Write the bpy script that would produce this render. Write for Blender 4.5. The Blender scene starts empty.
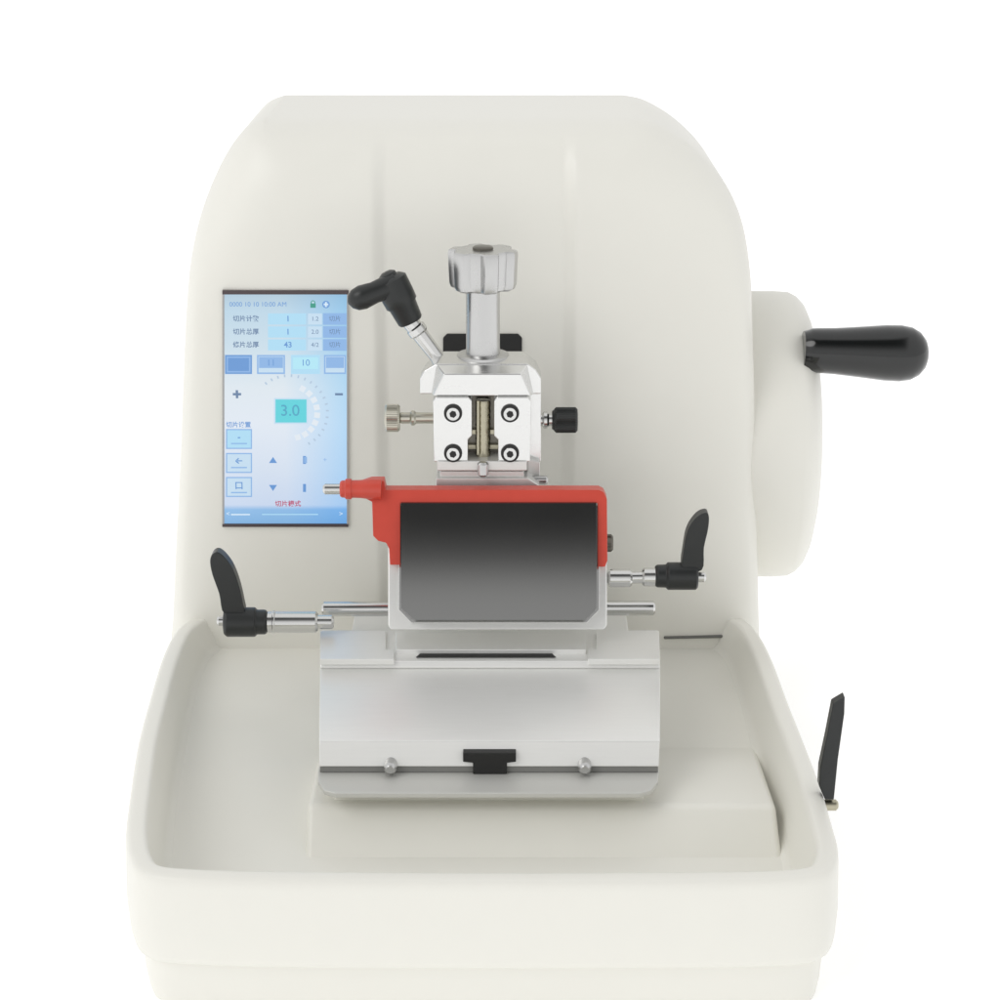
import bpy, bmesh, math
import numpy as np
from mathutils import Vector, Matrix
S=0.06                      # design unit -> metres
D=22.0; E=math.radians(17); c=math.cos(E); s=math.sin(E)
CAM=Vector((0,-D*c,D*s)); FW=Vector((0,c,-s)); UP=Vector((0,s,c)); RT=Vector((1,0,0))
def W(px,py,Y=None,Z=None):
    d=FW*D+RT*((px-500)/100)+UP*((500-py)/100)
    t=(Y-CAM.y)/d.y if Y is not None else (Z-CAM.z)/d.z
    return CAM+d*t
def sc(Y,Z=0): return 1+(c*Y-s*Z)/D
# ---------------------------------------------------------------- materials
def mat(name,col,rough=.4,metal=0,noise=.0,nscale=8,bump=0,aniso=None,emit=None,spec=.5,coat=0,colvar=0.0):
    m=bpy.data.materials.new(name); m.use_nodes=True; nt=m.node_tree; b=nt.nodes['Principled BSDF']
    b.inputs['Base Color'].default_value=(*col,1); b.inputs['Roughness'].default_value=rough
    b.inputs['Metallic'].default_value=metal; b.inputs['Specular IOR Level'].default_value=spec
    b.inputs['Coat Weight'].default_value=coat
    tc=nt.nodes.new('ShaderNodeTexCoord'); mp=nt.nodes.new('ShaderNodeMapping')
    mp.inputs['Scale'].default_value=aniso or (1,1,1)
    nt.links.new(tc.outputs['Object'],mp.inputs['Vector'])
    n=nt.nodes.new('ShaderNodeTexNoise'); n.inputs['Scale'].default_value=nscale/S; n.inputs['Detail'].default_value=4
    nt.links.new(mp.outputs[0],n.inputs['Vector'])
    mr=nt.nodes.new('ShaderNodeMapRange'); mr.inputs['To Min'].default_value=max(0,rough-noise); mr.inputs['To Max'].default_value=rough+noise
    nt.links.new(n.outputs['Fac'],mr.inputs['Value']); nt.links.new(mr.outputs[0],b.inputs['Roughness'])
    if colvar:
        mx=nt.nodes.new('ShaderNodeMix'); mx.data_type='RGBA'
        mx.inputs[6].default_value=(*[v*(1-colvar) for v in col],1); mx.inputs[7].default_value=(*[min(1,v*(1+colvar)) for v in col],1)
        nt.links.new(n.outputs['Fac'],mx.inputs[0]); nt.links.new(mx.outputs[2],b.inputs['Base Color'])
    if bump:
        bp=nt.nodes.new('ShaderNodeBump'); bp.inputs['Strength'].default_value=bump; bp.inputs['Distance'].default_value=.0003
        nt.links.new(n.outputs['Fac'],bp.inputs['Height']); nt.links.new(bp.outputs[0],b.inputs['Normal'])
    if emit:
        b.inputs['Emission Color'].default_value=(*emit[0],1); b.inputs['Emission Strength'].default_value=emit[1]
    return m
PAINT=mat('off_white_paint',(.825,.815,.755),.44,noise=.05,nscale=3,colvar=.01,coat=.05)
ALU=mat('machined_aluminium',(.78,.78,.77),.26,1,noise=.04,nscale=3,aniso=(1,6,6),colvar=.015)
SATIN=mat('satin_aluminium',(.84,.84,.82),.38,.5,noise=.05,nscale=5,aniso=(.6,9,9),bump=.04,colvar=.025)
GREYAL=mat('grey_aluminium',(.72,.72,.70),.36,.5,noise=.06,nscale=5,aniso=(1,8,8),colvar=.03)
SHAFT=mat('shaft_steel',(.56,.56,.555),.28,1,noise=.03,nscale=4,colvar=.02)
STEEL=mat('polished_steel',(.66,.66,.65),.16,1,noise=.04,nscale=6,colvar=.03)
DARKST=mat('dark_steel',(.16,.15,.13),.3,1,noise=.08,nscale=10,colvar=.1)
BRASS=mat('dull_brass',(.46,.43,.33),.28,1,noise=.08,nscale=10,colvar=.08)
PALEBR=mat('nickelled_brass',(.60,.58,.50),.3,1,noise=.05,nscale=10,colvar=.05)
BLACK=mat('black_plastic',(.014,.016,.016),.36,noise=.07,nscale=12,bump=.2)
GLOSSB=mat('gloss_black',(.006,.007,.007),.16,noise=.04,nscale=6,coat=.4)
RED=mat('red_paint',(.60,.062,.038),.36,noise=.05,nscale=8,coat=.15,colvar=.06)
GLASS=mat('dark_polished_plate',(.25,.25,.245),.17,1,noise=.02,nscale=2)
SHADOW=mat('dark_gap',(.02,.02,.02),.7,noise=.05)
GAPSHADE=mat('grey_gap_shade',(.16,.16,.15),.6,noise=.05)  # shade of the gap behind the tray, put into a colour
SEAM2=mat('pale_seal',(.22,.22,.21),.6,noise=.05)
GROUND=mat('white_sweep_added_glow',(.93,.93,.93),.8,noise=.05,nscale=1,emit=((1,1,1),.30))  # glow added so the ground stays white and contact shadows lift
# display
DISP=bpy.data.materials.new('display_glow'); DISP.use_nodes=True; nt=DISP.node_tree; b=nt.nodes['Principled BSDF']
tc=nt.nodes.new('ShaderNodeTexCoord'); sp=nt.nodes.new('ShaderNodeSeparateXYZ'); nt.links.new(tc.outputs['Generated'],sp.inputs[0])
r1=nt.nodes.new('ShaderNodeValToRGB'); e=r1.color_ramp.elements
e[0].position=0; e[0].color=(.20,.42,.70,1); e[1].position=1; e[1].color=(.42,.56,.66,1)
for p,cl in ((.065,(.26,.48,.76)),(.085,(.56,.66,.82)),(.25,(.64,.72,.83)),(.45,(.71,.77,.84)),(.60,(.69,.76,.81)),(.78,(.56,.69,.77)),(.93,(.48,.64,.75))):
    q=r1.color_ramp.elements.new(p); q.color=(*cl,1)
nt.links.new(sp.outputs['Z'],r1.inputs[0])
r2=nt.nodes.new('ShaderNodeValToRGB'); r2.color_ramp.elements[0].color=(1,1,1,1); r2.color_ramp.elements[1].color=(.58,.84,1.03,1); r2.color_ramp.elements[0].position=.5
nt.links.new(sp.outputs['X'],r2.inputs[0])
mm=nt.nodes.new('ShaderNodeMix'); mm.data_type='RGBA'; mm.blend_type='MULTIPLY'; mm.inputs[0].default_value=1
nt.links.new(r1.outputs[0],mm.inputs[6]); nt.links.new(r2.outputs[0],mm.inputs[7])
b.inputs['Base Color'].default_value=(.02,.02,.03,1); b.inputs['Roughness'].default_value=.25
nt.links.new(mm.outputs[2],b.inputs['Emission Color']); b.inputs['Emission Strength'].default_value=1.0
def ui(name,col): return mat(name,(.02,.02,.02),.3,noise=.02,emit=(col,1.0))
UIM=[ui('ui_ink',(.12,.20,.35)),ui('ui_light',(.40,.68,.86)),ui('ui_blue',(.12,.29,.62)),ui('ui_cyan',(.10,.61,.68)),
     ui('ui_mid',(.24,.43,.74)),ui('ui_red',(.48,.07,.15)),ui('ui_white',(.66,.80,.90)),ui('ui_green',(.03,.30,.22)),ui('ui_pale',(.53,.69,.83)),ui('ui_ring',(.72,.78,.84)),ui('ui_digit',(.07,.36,.52)),ui('ui_tick',(.42,.54,.68)),ui('ui_pale_cyan',(.42,.76,.88))]
# ---------------------------------------------------------------- geometry helpers
WC={}
def make(name,geos,mats,parent=None,bevel=0,seg=3,smooth=35,wn=True):
    V=[];F=[];MI=[]
    for g in geos:
        mi=0
        if len(g)==3: v,f,mi=g
        else: v,f=g
        o=len(V); V+= [Vector(x) for x in v]; F+=[[i+o for i in q] for q in f]; MI+=[mi]*len(f)
    mn=Vector([min(v[i] for v in V) for i in range(3)]); mx=Vector([max(v[i] for v in V) for i in range(3)]); cen=(mn+mx)/2
    me=bpy.data.meshes.new(name); me.from_pydata([(v-cen)*S for v in V],[],F)
    for p,m in zip(me.polygons,MI): p.material_index=m
    for m in (mats if isinstance(mats,list) else [mats]): me.materials.append(m)
    bm=bmesh.new(); bm.from_mesh(me); bmesh.ops.recalc_face_normals(bm,faces=bm.faces); bm.to_mesh(me); bm.free()
    for p in me.polygons: p.use_smooth=True
    me.set_sharp_from_angle(angle=math.radians(smooth))
    ob=bpy.data.objects.new(name,me); bpy.context.scene.collection.objects.link(ob)
    WC[ob]=cen*S
    if parent: ob.parent=parent; ob.location=cen*S-WC[parent]
    else: ob.location=cen*S
    if bevel:
        b=ob.modifiers.new('bevel','BEVEL'); b.width=bevel*S; b.segments=seg; b.limit_method='ANGLE'; b.angle_limit=math.radians(25); b.harden_normals=True
        b.use_clamp_overlap=True
    return ob
def prism(poly,vec):
    vec=Vector(vec); n=len(poly); V=list(poly)+[p+vec for p in poly]
    F=[list(range(n)),list(range(2*n-1,n-1,-1))]+[[i,(i+1)%n,(i+1)%n+n,i+n] for i in range(n)]
    return V,F
def bridge(A,B):
    n=len(A); return list(A)+list(B),[list(range(n)),list(range(2*n-1,n-1,-1))]+[[i,(i+1)%n,(i+1)%n+n,i+n] for i in range(n)]
def PX(pts,Y): 
    return [W(x,y,Y=(Y(x,y) if callable(Y) else Y)) for x,y in pts]
def pp(pts,Y0,Y1): # outline seen at plane Y0 pushed straight back to Y1
    return prism(PX(pts,Y0),(0,Y1-(Y0 if not callable(Y0) else Y0(*pts[0])),0))
def rc(x0,y0,x1,y1): return [(x0,y0),(x1,y0),(x1,y1),(x0,y1)]
def box(x0,x1,y0,y1,z0,z1):
    return prism([Vector((x0,y0,z0)),Vector((x1,y0,z0)),Vector((x1,y0,z1)),Vector((x0,y0,z1))],(0,y1-y0,0))
def lathe(p0,d,prof,n=40,lobes=0,amp=0,knurl=0,ph=0):
    d=Vector(d).normalized(); a=d.orthogonal().normalized(); b=d.cross(a); V=[];F=[]
    for t,r in prof:
        for i in range(n):
            th=2*math.pi*i/n; rr=r
            if lobes: rr=r*(1+amp*max(-1,min(1,2.4*math.cos(lobes*th+ph))))
            if knurl: rr=r*(1+knurl*(1 if i%2 else -1))
            V.append(p0+d*t+(a*math.cos(th)+b*math.sin(th))*rr)
    for k in range(len(prof)-1):
        for i in range(n): F.append([k*n+i,k*n+(i+1)%n,(k+1)*n+(i+1)%n,(k+1)*n+i])
    F.append(list(range(n))[::-1]); F.append([(len(prof)-1)*n+i for i in range(n)])
    return V,F
def cyl(p0,p1,r0,r1=None,n=32,ch=.02,**k):
    r1=r0 if r1 is None else r1; L=(p1-p0).length; ch=min(ch,L*.3,r0*.4,r1*.4)
    return lathe(p0,p1-p0,[(0,r0-ch),(ch,r0),(L-ch,r1),(L,r1-ch)],n,**k)
def spline(pts,per=8,closed=True):
    out=[];n=len(pts)
    for i in range(n):
        p=[Vector(pts[(i+k-1)%n]) for k in range(4)]
        for j in range(per):
            t=j/per
            out.append(.5*((2*p[1])+(-p[0]+p[2])*t+(2*p[0]-5*p[1]+4*p[2]-p[3])*t*t+(-p[0]+3*p[1]-3*p[2]+p[3])*t**3))
    return out
# ---------------------------------------------------------------- top level
GZ=-2.82
micro=bpy.data.objects.new('microtome',None); bpy.context.scene.collection.objects.link(micro)
micro.location=Vector((-.2,0,GZ))*S; WC[micro]=micro.location.copy(); micro.empty_display_size=.05
micro['label']='off-white rotary microtome with touch screen, red blade guard and black handles'
micro['category']='microtome'
# ---------------------------------------------------------------- housing (front as a height field inside its outline)
YF=.9
sideL=[(171,700),(172,640),(174,610),(177,540),(181,460),(184,380),(187,310),(190,262),(197,222),(209,186),(225,154),(243,132),(262,123.5)]
sideR=[(761,700),(759,640),(758,610),(757,560),(755,480),(754,400),(752,330),(750,265),(742,218),(723,180),(693,149),(660,129),(636,123.5)]
def edge(sd):
    P=[(p.x,p.z) for p in PX(sd,1.25)]
    P=[(P[0][0],GZ)]+P
    o=[]
    for i in range(len(P)-1):
        a=[Vector(P[max(0,min(len(P)-1,i+k-1))]) for k in range(4)]
        for j in range(8):
            t=j/8; o.append(.5*((2*a[1])+(-a[0]+a[2])*t+(2*a[0]-5*a[1]+4*a[2]-a[3])*t*t+(-a[0]+3*a[1]-3*a[2]+a[3])*t**3))
    o.append(Vector(P[-1])); z=np.maximum.accumulate(np.array([v.y for v in o])); x=np.array([v.x for v in o]); return x,z
lx,lz=edge(sideL); rx_,rz_=edge(sideR); zt=min(lz[-1],rz_[-1])
poly=np.array(list(zip(lx,lz))+list(zip(rx_,rz_))[::-1])
NU,NV=260,190
vv=np.linspace(0,1,NV+1); zz=GZ+(zt-GZ)*(.35*vv+.65*np.sin(vv*math.pi/2))
uu=.5-.5*np.cos(np.linspace(0,1,NU+1)*math.pi); uu=.4*uu+.6*np.linspace(0,1,NU+1)
XL=np.interp(zz,lz,lx); XR=np.interp(zz,rz_,rx_)
GX=XL[:,None]+(XR-XL)[:,None]*uu[None,:]; GZz=np.repeat(zz[:,None],NU+1,1)
A=poly[:-1]; B=poly[1:]; AB=B-A; L2_=np.maximum((AB**2).sum(1),1e-12)
Pn=np.stack([GX.ravel(),GZz.ravel()],1); dist=np.full(len(Pn),1e9)
for a,ab,l2 in zip(A,AB,L2_):
    t=np.clip(((Pn-a)@ab)/l2,0,1); dist=np.minimum(dist,np.hypot(*(Pn-(a+t[:,None]*ab)).T))
dist=dist.reshape(GX.shape); dist[:,0]=0; dist[:,-1]=0; dist[-1,:]=0
def sst(x): x=np.clip(x,0,1); return x*x*(3-2*x)
kk=sst((GZz-1.5)/(zt-1.5)); rad=.30+.50*kk
def fY(dist,rad):
    q=np.clip(1-dist/rad,0,1); return rad*(1-np.sqrt(1-q**2.0))
GY=YF+fY(dist,rad)
msk=sst((dist-.10)/.22)
for it in range(260):   # relax the creases where the shoulders meet
    av=GY.copy(); av[1:-1,1:-1]=(GY[:-2,1:-1]+GY[2:,1:-1]+GY[1:-1,:-2]+GY[1:-1,2:])/4
    GY=GY+(av-GY)*msk*.9
bx0=W(378,350,Y=YF).x; bx1=W(567,350,Y=YF).x; btop=W(500,122,Y=YF).z
bay=sst((GX-bx0+.05)/.15)*sst((bx1-GX+.10)/.15)*sst((btop-GZz)/.6)
GY=GY+.065*bay
W_=NU+1
V=[Vector((GX[j,i],GY[j,i],GZz[j,i])) for j in range(NV+1) for i in range(W_)]
F=[[j*W_+i,j*W_+i+1,(j+1)*W_+i+1,(j+1)*W_+i] for j in range(NV) for i in range(NU)]
bd=[j*W_ for j in range(NV+1)]+[NV*W_+i for i in range(1,NU)]+[j*W_+NU for j in range(NV,-1,-1)]
prev=bd; nb=len(bd); base_=[V[i].copy() for i in bd]; inn=[]
for i in range(nb):
    t=(base_[min(nb-1,i+1)]-base_[max(0,i-1)]); t.y=0; t.normalize(); inn.append(Vector((t.z,0,-t.x)))
rl=[(2.2,0),(3.0,0),(3.7,0)]+[(3.7+.35*math.sin(a*math.pi/10),.35*(1-math.cos(a*math.pi/10))) for a in range(1,6)]
for Y,ins in rl:
    cur=[]
    for i in range(nb):
        p=base_[i]+inn[i]*ins; cur.append(len(V)); V.append(Vector((p.x,Y,max(GZ,p.z))))
    for i in range(nb-1): F.append([prev[i],prev[i+1],cur[i+1],cur[i]])
    prev=cur
F.append(prev)
housing=make('housing',[(V,F)],PAINT,micro,smooth=60)
make('head_opening',[pp([(443,338),(447,334),(518,334),(522,338),(522,362),(443,362)],.945,1.12)],SHADOW,housing,bevel=.01)
make('gap_shade_strip',[pp([(664,637),(752,635),(756,637.5),(664,639.5)],.875,.95)],GAPSHADE,housing,bevel=.01)  # dark strip added in place of the shadow gap between tray and housing
# ---------------------------------------------------------------- touch screen
scr=make('touch_screen',[pp(rc(224.2,294.5,346.8,524),.890,.93)],DISP,micro)
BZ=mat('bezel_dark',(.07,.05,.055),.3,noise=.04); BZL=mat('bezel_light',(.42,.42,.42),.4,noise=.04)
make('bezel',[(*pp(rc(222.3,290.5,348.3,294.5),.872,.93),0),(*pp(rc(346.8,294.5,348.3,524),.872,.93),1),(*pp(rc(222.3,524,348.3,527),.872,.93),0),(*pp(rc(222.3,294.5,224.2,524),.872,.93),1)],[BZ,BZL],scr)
UG=[]
def q(x0,y0,x1,y1,m,l=1):
    UG.append((*pp(rc(x0,y0,x1,y1),.890-.004*l,.890-.004*l+.002),m))
def txt(st,px,py,h,m,l=2,al='CENTER',bold=0.0):
    cu=bpy.data.curves.new('t','FONT'); cu.body=st; cu.size=1; cu.align_x=al; cu.align_y='CENTER'; cu.offset=bold
    o=bpy.data.objects.new('t',cu); bpy.context.scene.collection.objects.link(o); bpy.context.view_layer.update()
    me=bpy.data.meshes.new_from_object(o.evaluated_get(bpy.context.evaluated_depsgraph_get()))
    p=W(px,py,Y=.890-.004*l); k=h/100*1.04
    if len(me.vertices): UG.append(([Vector((p.x+v.co.x*k,p.y,p.z+v.co.y*k)) for v in me.vertices],[list(f.vertices) for f in me.polygons],m))
    bpy.data.objects.remove(o); bpy.data.curves.remove(cu)
def disc(x,y,r,m,l): UG.append((*lathe(W(x,y,Y=.890-.004*l),(0,1,0),[(0,r),(.002,r)],20),m))
txt('0000 10 10 10:00 AM',258,304.5,6.4,2)
disc(313,302.5,.022,7,1); disc(313,302.5,.012,8,2); q(310.3,303.5,315.7,307.8,7,3)
disc(326,304.5,.038,2,1); disc(326,304.5,.026,4,2); q(325.3,302,326.7,307,6,3); q(323.8,303.8,328.2,305.1,6,4)
for k,(lab,val,r) in enumerate((('切片计数','1','1.2'),('切片总厚','1','2.0'),('修片总厚','43','4/2'))):
    y=319+13*k
    txt(lab,246,y,6.4,0,bold=.02); q(268,y-5.5,306,y+5.5,1); txt(val,288,y,8,2,bold=.02)
    q(308,y-5.5,322,y+5.5,8); txt(r,315,y,6,0); q(323,y-5.8,346.5,y+5.8,4); txt('切片',335,y,6,0,3)
for x0,x1,m,tx in ((225,252,2,''),(257,285,4,'11'),(291,320,3,'10'),(324,346,4,'')):
    q(x0,355,x1,374,m if m!=3 else 1); q(x0+1.5,356.5,x1-1.5,372.5,{2:4,4:8,3:1}[m],2)
    if m==2: q(x0+3,358,x1-3,371,2,3)
    if m==4: q(x0+2,357,x1-2,368,4,3)
    if m==3: q(x0+2,357.5,x1-2,369,12,3)
    if tx: txt(tx,(x0+x1)/2,363,9,2,4)
txt('+',237,395,15,0,bold=.04); txt('−',339,395,14,0,bold=.04)
q(274,398,308,424,8); q(275.5,399.5,306.5,422.5,3,2); txt('3.0',290,411,16,10,4,bold=.005)
for k in range(7,26):
    a=math.radians(-100+k*10.5)-.6; p=W(290,412,Y=.884); c0=Vector((math.cos(a),0,math.sin(a))); t0=Vector((-c0.z,0,c0.x)); w=.008
    v=[p+c0*.37-t0*w,p+c0*.40-t0*w,p+c0*.40+t0*w,p+c0*.37+t0*w]; UG.append((*prism(v,(0,.002,0)),11))
for k in range(9):
    a=math.radians(-75+k*17); p=W(290,412,Y=.885); c0=Vector((math.cos(a),0,math.sin(a))); t0=Vector((-c0.z,0,c0.x)); w=.028
    v=[p+c0*.25-t0*w,p+c0*.31-t0*w,p+c0*.31+t0*w,p+c0*.25+t0*w]; UG.append((*prism(v,(0,.002,0)),9))
txt('切片设置',238.5,425,6.2,2,bold=.02)
for y in (429,453,477):
    q(226,y,252,y+20,4); q(227.2,y+1.2,250.8,y+18.8,8 if y!=429 else 1,2)
for y,g in ((437,'-'),(461,'←'),(486,'口')): 
    txt(g,239,y,9,2,4,bold=.02); q(231,y+6,247,y+7.2,4,4)
def tri(x,y,d,m=2): UG.append((*prism(PX([(x-4,y+3*d),(x+4,y+3*d),(x,y-3*d)],.882),(0,.002,0)),m))
tri(273,460,1); tri(273,488,-1); q(303,456,306,464,2); q(304,457,307,463,4,3); q(303,484,306,492,2); txt('+',325,460,7,4); txt('−',325,488,7,4)
txt('切片模式',288,504,6.5,5,bold=.02)
q(231,514,250,515.2,6); txt('<',228,514,7,6); txt('>',341,514,7,6); q(262,514,318,515,1)
make('display_graphic',UG,UIM,scr,smooth=30)
# ---------------------------------------------------------------- waste tray
ZR=-1.6
o=[(500,882),(300,881),(185,878),(143,872),(129,857),(125,830),(129.5,790),(137.5,740),(148,700),(161,657),(173,632),(186,620)]
o2=[(748,620),(761,634),(774,660),(789,700),(807,745),(822,785),(834,825),(839,846),(836,864),(820,875),(770,880),(660,881.5)]
pl=[W(x,y,Z=ZR) for x,y in o]; pr=[W(x,y,Z=ZR) for x,y in o2]
bk=[Vector((pl[-1].x+.22,1.25,ZR)),Vector((pl[-1].x+.6,1.45,ZR)),Vector((-1.2,1.5,ZR)),Vector((0,1.5,ZR)),Vector((1.0,1.5,ZR)),Vector((pr[0].x-.6,1.45,ZR)),Vector((pr[0].x-.22,1.25,ZR))]
oc=spline([(p.x,p.y,0) for p in pl+bk+pr],6)
n=len(oc); nn=[]
for i in range(n):
    t=(oc[(i+1)%n]-oc[i-1]).normalized(); nn.append(Vector((t.y,-t.x,0)))
area=sum(oc[i].x*oc[(i+1)%n].y-oc[(i+1)%n].x*oc[i].y for i in range(n))
sg=-1 if area>0 else 1
fl=lambda Y:-1.93+(Y-.9)*(.58/5.9)
R=[(.13,GZ,0),(.11,-2.70,0),(.095,-2.46,0),(.09,-2.405,0),(.04,-2.395,0),(.014,-2.37,0),(.003,-2.32,0),(-.012,-2.1,0),(0,-1.70,0),(.008,-1.64,0),(.028,-1.612,0),(.055,-1.601,0),(.14,-1.600,0),(.165,-1.604,0),(.182,-1.62,0),(.192,-1.66,0),(.26,.12,1),(.275,.05,1),(.31,.012,1),(.35,-.012,1)]
V=[];F=[]
for ins,z,m in R:
    for i in range(n):
        p=oc[i]+nn[i]*sg*ins; V.append(Vector((p.x,p.y,z if not m else fl(p.y)+z)))
for k in range(len(R)-1):
    for i in range(n): F.append([k*n+i,k*n+(i+1)%n,(k+1)*n+(i+1)%n,(k+1)*n+i])
tray=make('waste_tray',[(V,F)],PAINT,micro,smooth=60)
def span(Y,ins=.14):
    xs=[]
    pts_=[oc[i]+nn[i]*sg*ins for i in range(n)]
    for i in range(n):
        a=pts_[i]; b_=pts_[(i+1)%n]
        if (a.y-Y)*(b_.y-Y)<=0 and a.y!=b_.y: xs.append(a.x+(b_.x-a.x)*(Y-a.y)/(b_.y-a.y))
    return min(xs),max(xs)
ymin=min(p.y for p in oc)+.2; ys=[ymin+(1.1-ymin)*i/60 for i in range(61)]
V=[];F=[]
for Y in ys:
    a,b_=span(Y)
    for i in range(5): V.append(Vector((a+(b_-a)*i/4,Y,fl(Y))))
for j in range(60):
    for i in range(4): k=j*5+i; F.append([k,k+1,k+6,k+5])
make('tray_floor',[(V,F)],PAINT,tray)
ZP=-1.98
f0=W(307,805,Z=ZP); f1=W(776,805,Z=ZP); yb=W(700,764,Z=ZP).y
pf=[f0,f1,Vector((f1.x-.02,yb,ZP-.02)),Vector((f0.x,yb,ZP-.02))]
pf2=[f0+Vector((0,-.50,-.54)),f1+Vector((.04,-.50,-.54)),Vector((f1.x+.04,yb+1.6,ZP-.32)),Vector((f0.x,yb+1.6,ZP-.32))]
make('platform',[bridge(pf,pf2)],PAINT,tray,bevel=.06,seg=5)
# ---------------------------------------------------------------- knife holder base
def loft(rows):
    n=len(rows); V=[W(r[0],r[2],Y=r[3]) for r in rows]+[Vector((W(r[1],r[2],Y=r[3]))) for r in rows]
    F=[list(range(n)),list(range(2*n-1,n-1,-1))]+[[i,(i+1)%n,(i+1)%n+n,i+n] for i in range(n)]
    return V,F
top=loft([(321,659,630,-.71),(320,660,661,-1.53),(320,660,668,-1.56),(326,654,690,-1.0),(326,654,655,-.5)])
base=make('holder_base',[top],SATIN,micro,bevel=.014)
def onz(pts,z,dz): return prism([W(x,y,Z=z) for x,y in pts],(0,0,dz))
ZT=-1.125
make('side_block',[onz([(320,631),(386,631),(386,649),(394,649),(394,659),(320,659)],ZT+.035,-.06)],SATIN,base,bevel=.006)
make('side_block',[onz([(596,631),(659,631),(660,659),(588,659),(588,649),(596,649)],ZT+.035,-.06)],SATIN,base,bevel=.006)
make('sloping_plate',[loft([(320,660,665,-1.42),(320,660,670,-1.585),(319,660,741,-2.62),(319,659,766.5,-2.70),(321,657,768,-2.60),(321,657,752,-2.2)])],SATIN,base,bevel=.010)
p=[W(x,y,Z=-1.76) for x,y in [(318,770.5),(659,770.5),(658,781),(651,790),(640,793),(335,793),(324,790),(318,781)]]
pb=[Vector((p[1].x,-2.2,-1.76)),Vector((p[0].x,-2.2,-1.76))]
LIP=mat('lip_aluminium',(.60,.60,.57),.45,.3,noise=.05,aniso=(1,6,6))
make('lip_plate',[prism([pb[1]]+[pb[0]]+p[1:]+[p[0]],(0,0,-.05))],LIP,base,bevel=.012)
make('gasket',[pp(rc(320,767,658,772),-2.692,-2.3)],SEAM2,base)
make('support_block',[box(-1.5,1.3,-1.5,.6,-1.95,-1.32)],SATIN,base,bevel=.02)
make('support_foot',[box(-1.50,1.30,-2.80,-1.6,-2.3,-1.80)],PAINT,base,bevel=.02)
make('slot_insert',[pp([(463,753),(516,753),(516,762),(507,763),(507,774),(473,774),(473,763),(463,762)],-2.735,-2.6)],mat('slot_black',(.01,.01,.01),.5,noise=.05),base,bevel=.006)
for x in (390,585):
    a=W(x,770,Y=-2.82)
    make('bolt',[lathe(a,(0,1,0),[(0,.035),(.02,.055),(.04,.06),(.16,.06)],24)],SHAFT,base)
make('carriage',[onz([(396,632),(586,632),(586,649.5),(396,649.5)],ZT+.045,-.06)],SATIN,base,bevel=.006)
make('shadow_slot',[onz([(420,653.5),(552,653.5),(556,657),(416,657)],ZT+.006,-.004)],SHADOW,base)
make('rail',[cyl(W(322,609,Y=-.35),W(655,608,Y=-.35),.075)],STEEL,base)
# ---------------------------------------------------------------- knife holder
tilt=lambda x,y:-.75-(y-503)/117*.5
tb=lambda d:(lambda x,y:tilt(x,y)+d)
hold=make('knife_holder',[prism(PX([(388,545),(607,545),(607,626),(604,630),(391,630),(388,626)],tb(.05)),(0,.30,0)),
   prism(PX([(392,506),(603,506),(603,545),(392,545)],tb(.14)),(0,.3,0))],SATIN,micro,bevel=.015)
NR=20
outl=[];V=[];F=[]
for j in range(NR+1):
    t=j/NR; y=503+117*t
    bow=-.045*math.sin(math.pi*t)
    if y<608: xl,xr=401,596.5
    else: k=(y-608)/12; xl,xr=401+14*k,596.5-12*k
    a=W(xl,y,Y=tilt(0,y)-.11+bow); b_=W(xr,y,Y=tilt(0,y)-.11+bow)
    V+=[a,b_,a+Vector((0,.13,0)),b_+Vector((0,.13,0))]
for j in range(NR):
    a=4*j; F+=[[a,a+1,a+5,a+4],[a+2,a+6,a+7,a+3],[a,a+4,a+6,a+2],[a+1,a+3,a+7,a+5]]
F+=[[0,2,3,1],[4*NR,4*NR+1,4*NR+3,4*NR+2]]
make('pressure_plate',[(V,F)],GLASS,hold,smooth=30)
make('plate_edge',[prism(PX([(398.5,506),(599.5,506),(599.5,610),(587,623),(411,623),(398.5,610)],tb(.02)),(0,.05,0))],STEEL,hold,bevel=.008)
guard=[(386,490),(599,490),(604,492.5),(607,499),(607.5,561),(605,567),(597.5,567),(597.5,503.5),(400.5,503.5),(400.5,565),(390,565),(389,549),(386,543),(378,541),(373,536),(372,502),(362,497),(362,484),(371,481),(384,481)]
make('blade_guard',[prism(PX(guard,tb(-.08)),(0,.16,0)),
   lathe(W(340,489,Y=-.8),(1,0,0),[(0,.07),(.015,.082),(.05,.085),(.055,.10),(.11,.10),(.115,.085),(.20,.088),(.30,.10),(.40,.10)],36)],RED,hold,bevel=.014,seg=3)
make('guard_pin',[cyl(W(323,489,Y=-.8),W(344,489,Y=-.8),.052)],STEEL,hold)
make('knurled_screw',[cyl(W(600,543,Y=-.6),W(613,543,Y=-.6),.085,n=28,knurl=.05)],DARKST,hold)
def lev(name,hub0,hub1,r,leaf,Y,yc):
    Lx=(hub1-hub0)/100*sc(Y)
    g=[lathe(W(hub0,yc,Y=Y),(1,0,0),[(0,r*.82),(.03,r),(Lx*.72,r),(Lx*.76,r*.84),(Lx-.02,r*.84),(Lx,r*.7)],32) if leaf[0][0]<400 else
       lathe(W(hub0,yc,Y=Y),(1,0,0),[(0,r*.7),(.02,r*.82),(Lx*.25,r*.84),(Lx*.30,r),(Lx-.02,r),(Lx,r*.85)],32)]
    lf=[(p[0],p[1]) for p in spline([(x,y,0) for x,y in leaf],4)]
    g.append(prism(PX(lf,Y-.07),(0,.15,0)))
    return make(name,g,BLACK,micro,bevel=.03,seg=3)
L1=lev('clamping_lever',224,268,.145,[(224,614),(219,594),(212,574),(210,560),(214,553),(221,554),(231,566),(238,583),(243,604),(243,614)],-.9,622)
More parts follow.
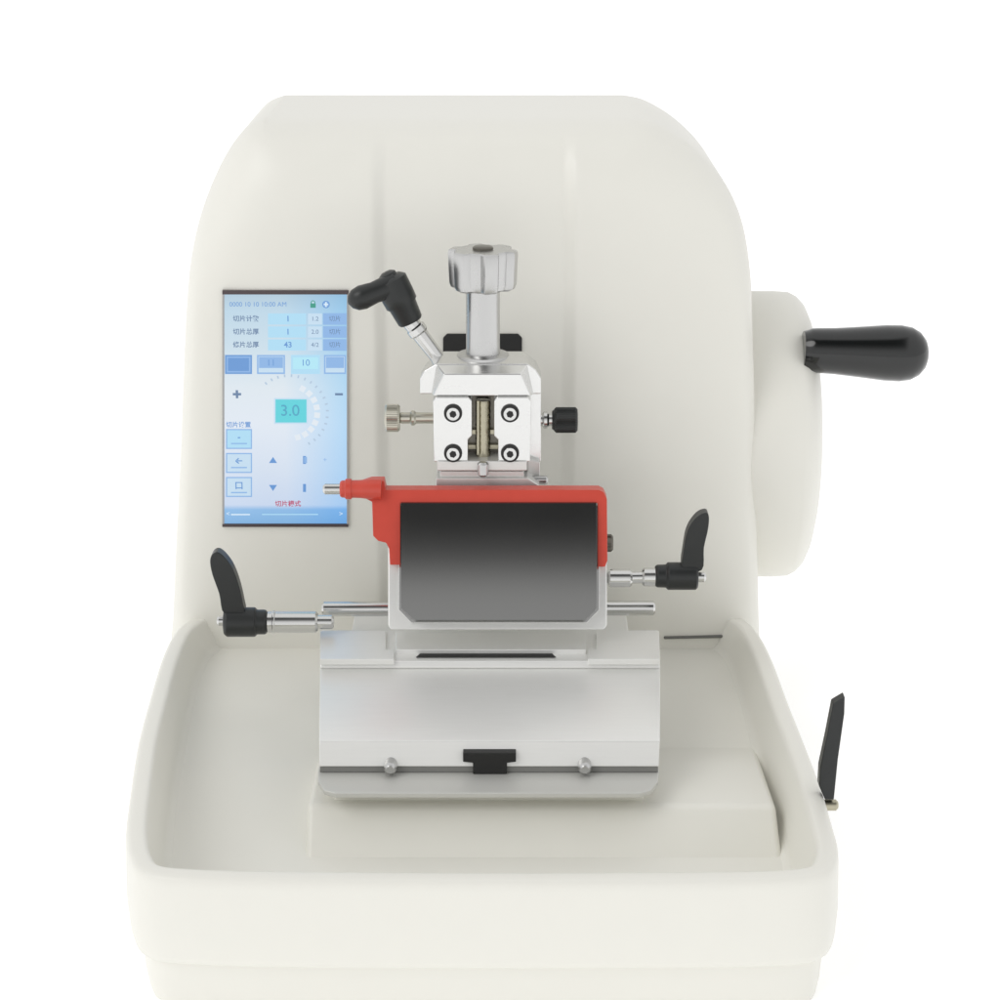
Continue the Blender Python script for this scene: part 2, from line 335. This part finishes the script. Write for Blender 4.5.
make('rod',[cyl(W(266,622,Y=-.9),W(318,622,Y=-.9),.105),cyl(W(316,622,Y=-.9),W(334,622,Y=-.9),.07),cyl(W(272,622,Y=-.9),W(276,622,Y=-.9),.112)],STEEL,L1)
make('pin',[cyl(W(217,621,Y=-.9),W(226,621,Y=-.9),.05)],STEEL,L1)
L2=lev('clamping_lever',655,698,.135,[(683,570),(684,548),(688,530),(697,517),(706,513),(709,517),(708,530),(704,548),(702,570)],-.9,576)
make('rod',[cyl(W(606,578,Y=-.9),W(657,577,Y=-.9),.058),cyl(W(608,578,Y=-.9),W(632,578,Y=-.9),.088),cyl(W(642,577,Y=-.9),W(657,577,Y=-.9),.09)],STEEL,L2)
make('pin',[cyl(W(696,577,Y=-.9),W(706,577,Y=-.9),.05)],STEEL,L2)
# ---------------------------------------------------------------- specimen clamp
fr=PX([(420,378),(424,371),(436,364),(528,364),(536,370),(541,378),(541,394),(420,394)],-.34)
bk_=PX([(421,372),(427,362),(444,351),(524,351),(536,361),(541,372),(541,391),(421,391)],.02)
clamp=make('specimen_clamp',[bridge(fr,bk_),
  pp([(434,388),(541,388),(541,462),(434,462)],-.22,.1),
  pp([(445,396),(530,396),(530,470),(445,470)],.05,1.1),
  bridge(PX([(444,374),(521,374),(531,396),(433,396)],-.50),PX([(436,364),(528,364),(534,394),(431,394)],-.32))],ALU,micro,bevel=.012)
make('clamp_jaw',[pp([(436,397),(468,397),(472,401),(472,436),(468,440),(468,462),(434,462),(433,401)],-.54,-.2)],ALU,clamp,bevel=.012)
make('clamp_jaw',[pp([(497,397),(528,397),(531,401),(530,462),(498,462),(498,440),(494,436),(494,401)],-.54,-.2)],ALU,clamp,bevel=.012)
make('channel',[pp(rc(466,396,500,462),-.25,-.2)],DARKST,clamp)
a=W(483,397,Y=-.36); b2=W(483,459,Y=-.36); L=(a-b2).length; pr_=[]
k=0
while k*.035<L: pr_.append((k*.035,.068 if k%2 else .075)); k+=1
make('lead_screw',[lathe(b2,a-b2,pr_,24),cyl(W(478,455,Y=-.44),W(478,400,Y=-.44),.018),pp(rc(467,430,499,434),-.30,-.24),pp(rc(467,445,499,449),-.30,-.24)],BRASS,clamp)
for x,y in ((453,414),(510,414),(453,454),(510,454)):
    a=W(x,y,Y=-.575); r=.088
    make('bolt',[(*lathe(a,(0,1,0),[(0,r*.93),(.015,r),(.08,r)],32),0),
       (*lathe(a+Vector((0,-.012,0)),(0,1,0),[(0,r*.70),(.006,r*.74),(.03,r*.74)],32),1),
       (*lathe(a+Vector((0,-.018,0)),(0,1,0),[(0,r*.40),(.03,r*.40)],6),0)],[SHADOW,STEEL],clamp)
make('lower_jaw',[pp([(437,461),(527,461),(527,471),(437,471)],-.56,.1),
   pp([(440,471),(524,471),(524,478),(440,478)],-.50,.1),
   pp([(436,478),(528,478),(540,486),(540,505),(436,505)],-.54,.1),
   pp([(527,458),(540,462),(540,492),(527,492)],-.30,.1)],GREYAL,clamp,bevel=.012)
make('jaw_screw',[cyl(W(483,462,Y=-.60),W(483,476,Y=-.60),.055)],SHAFT,clamp)
make('jaw_screw',[cyl(W(530,480,Y=-.36),W(548,480,Y=-.36),.045)],SHAFT,clamp)
a=W(483,289,Y=0); h=.39; 
make('knob',[lathe(a,(0,0,1),[(0,.25),(.02,.285),(.06,.298),(h-.04,.31),(h-.012,.305),(h,.285)],168,lobes=6,amp=.10,ph=0)],SHAFT,clamp,smooth=25)
make('knob_cap',[lathe(a+Vector((0,0,h-.01)),(0,0,1),[(0,.10),(.03,.10),(.04,.085)],32)],DARKST,clamp)
make('shaft',[lathe(W(483,356,Y=-.05),(0,0,1),[(-.1,.26),(.02,.26),(.03,.24),(.035,.168),(.10,.165),(.76,.165)],48)],SHAFT,clamp,smooth=40)
make('knurled_knob',[cyl(W(385,418,Y=.0),W(400,418,Y=.0),.135,n=84,knurl=.018)],PALEBR,clamp)
make('rod',[cyl(W(399,418,Y=0),W(440,418,Y=0),.055),cyl(W(410,418,Y=0),W(416,418,Y=0),.075)],PALEBR,clamp)
make('knurled_knob',[cyl(W(554,420,Y=.0),W(577.5,420,Y=.0),.125,n=84,knurl=.02),cyl(W(552,420,Y=.0),W(556,420,Y=.0),.10)],BLACK,clamp)
make('rod',[cyl(W(536,420,Y=0),W(554,420,Y=0),.06),cyl(W(542,420,Y=0),W(549,420,Y=0),.085)],STEEL,clamp)
Y=-.05
pA=W(386,272,Y=Y); pB=W(411,322,Y=Y); dd=(pB-pA); Lh=dd.length
arm0=W(396,284,Y=Y-.03); arm1=W(348,303,Y=Y-.15); da=arm1-arm0; La=da.length
L3=make('clamping_lever',[lathe(pA,dd,[(0,.05),(.02,.085),(.05,.09),(.055,.12),(.09,.165),(.25,.165),(Lh*.62,.16),(Lh*.66,.14),(Lh-.02,.125),(Lh,.11)],40),
   lathe(arm0,da,[(0,.12),(La*.2,.115),(La*.45,.105),(La*.7,.12),(La*.85,.105),(La*.95,.065),(La,.01)],32)],BLACK,micro,smooth=40)
make('rod',[cyl(W(409,320,Y=Y),W(441,362,Y=Y),.085,.07),cyl(W(414,326,Y=Y),W(420,334,Y=Y),.098)],STEEL,L3)
# ---------------------------------------------------------------- handwheel
Yw=2.6
cw=W(752,434,Y=Yw); k=sc(Yw,.3); RR=1.43*k
x0=W(738.5,436,Y=Yw).x; X=lambda px:.15+(px-745)/100*k
wheel=make('handwheel',[lathe(Vector((x0-.15,Yw,cw.z)),(1,0,0),[(0,RR-.3),(0.02,RR-.03),(.06,RR),(X(778),RR),(X(792),RR-.01),(X(799),RR-.05),(X(805),RR-.12),(X(810),RR-.24),(X(814),RR-.42),(X(816.5),RR-.65),(X(818),RR-1.0),(X(818.7),RR-1.3),(X(819),.05)],120)],PAINT,micro,smooth=40)
Yh=1.6
h0=W(803,350,Y=Yh); hk=sc(Yh,1.2); hx=lambda v:(v-803)/100*hk; 
make('handle',[lathe(h0,Vector((1,0,-.035)),[(0,.20),(.05,.215),(hx(811),.232),(hx(818),.238),(hx(835),.245),(hx(860),.268),(hx(885),.294),(hx(900),.298),(hx(911),.28),(hx(919),.235),(hx(925),.165),(hx(928),.08),(hx(928.6),.01)],48)],GLOSSB,wheel,smooth=50)
yl=-3.55
lt=make('latch_lever',[pp([(833,704),(845,697),(844.5,714),(838,760),(834,800),(825,800),(819,786),(820,768),(827,735)],yl,yl+.12)],BLACK,micro,bevel=.01)
make('latch_screw',[cyl(W(822,805,Y=yl+.06),W(838,805,Y=yl+.06),.05)],BRASS,lt)
# ---------------------------------------------------------------- ground
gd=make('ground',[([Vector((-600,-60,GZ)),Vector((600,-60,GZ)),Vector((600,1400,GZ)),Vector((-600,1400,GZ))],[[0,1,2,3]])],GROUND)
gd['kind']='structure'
# ---------------------------------------------------------------- light
w=bpy.data.worlds.new('World'); bpy.context.scene.world=w; w.use_nodes=True; nt=w.node_tree
bg=nt.nodes['Background']; tc=nt.nodes.new('ShaderNodeTexCoord'); sp=nt.nodes.new('ShaderNodeSeparateXYZ'); nt.links.new(tc.outputs['Generated'],sp.inputs[0])
rz=nt.nodes.new('ShaderNodeValToRGB'); rz.color_ramp.elements[0].position=0.0; rz.color_ramp.elements[0].color=(1.0,1.0,1.0,1)
rz.color_ramp.elements[1].position=1; rz.color_ramp.elements[1].color=(1,1,1,1)
for p_,v in ((.15,1.05),(.38,.85),(.58,.32),(.74,.07),(.90,.07),(.96,1)):
    q_=rz.color_ramp.elements.new(p_); q_.color=(v,v,v,1)
nt.links.new(sp.outputs['Z'],rz.inputs[0])
# the darker band hangs only over the camera side; the backdrop side and both flanks stay bright
ry=nt.nodes.new('ShaderNodeMapRange'); ry.inputs['From Min'].default_value=-.25; ry.inputs['From Max'].default_value=0
nt.links.new(sp.outputs['Y'],ry.inputs['Value'])
ab=nt.nodes.new('ShaderNodeMath'); ab.operation='ABSOLUTE'; nt.links.new(sp.outputs['X'],ab.inputs[0])
rx2=nt.nodes.new('ShaderNodeMapRange'); rx2.inputs['From Min'].default_value=.28; rx2.inputs['From Max'].default_value=.5; rx2.inputs['To Max'].default_value=1
nt.links.new(ab.outputs[0],rx2.inputs['Value'])
mxm=nt.nodes.new('ShaderNodeMath'); mxm.operation='MAXIMUM'; nt.links.new(ry.outputs[0],mxm.inputs[0]); nt.links.new(rx2.outputs[0],mxm.inputs[1])
mx=nt.nodes.new('ShaderNodeMix'); mx.data_type='RGBA'; mx.inputs[7].default_value=(1,1,1,1)
nt.links.new(mxm.outputs[0],mx.inputs[0]); nt.links.new(rz.outputs[0],mx.inputs[6]); nt.links.new(mx.outputs[2],bg.inputs['Color'])
bg.inputs['Strength'].default_value=.92
def sun(rx,rzz,st,an):
    l=bpy.data.lights.new('studio_lamp','SUN'); l.energy=st; l.angle=math.radians(an); l.color=(1,.99,.97)
    ob=bpy.data.objects.new('studio_lamp',l); bpy.context.scene.collection.objects.link(ob); ob.rotation_euler=(math.radians(rx),0,math.radians(rzz))
sun(46,-46,.6,30)
cam=bpy.data.cameras.new('camera'); co=bpy.data.objects.new('camera',cam); bpy.context.scene.collection.objects.link(co)
co.location=CAM*S; co.rotation_euler=(math.radians(90)-E,0,0); cam.sensor_width=36; cam.lens=36*D/10; cam.clip_start=.05; cam.clip_end=500
bpy.context.scene.camera=co
sc_=bpy.context.scene; sc_.view_settings.view_transform='Standard'; sc_.view_settings.look='None'; sc_.view_settings.exposure=0
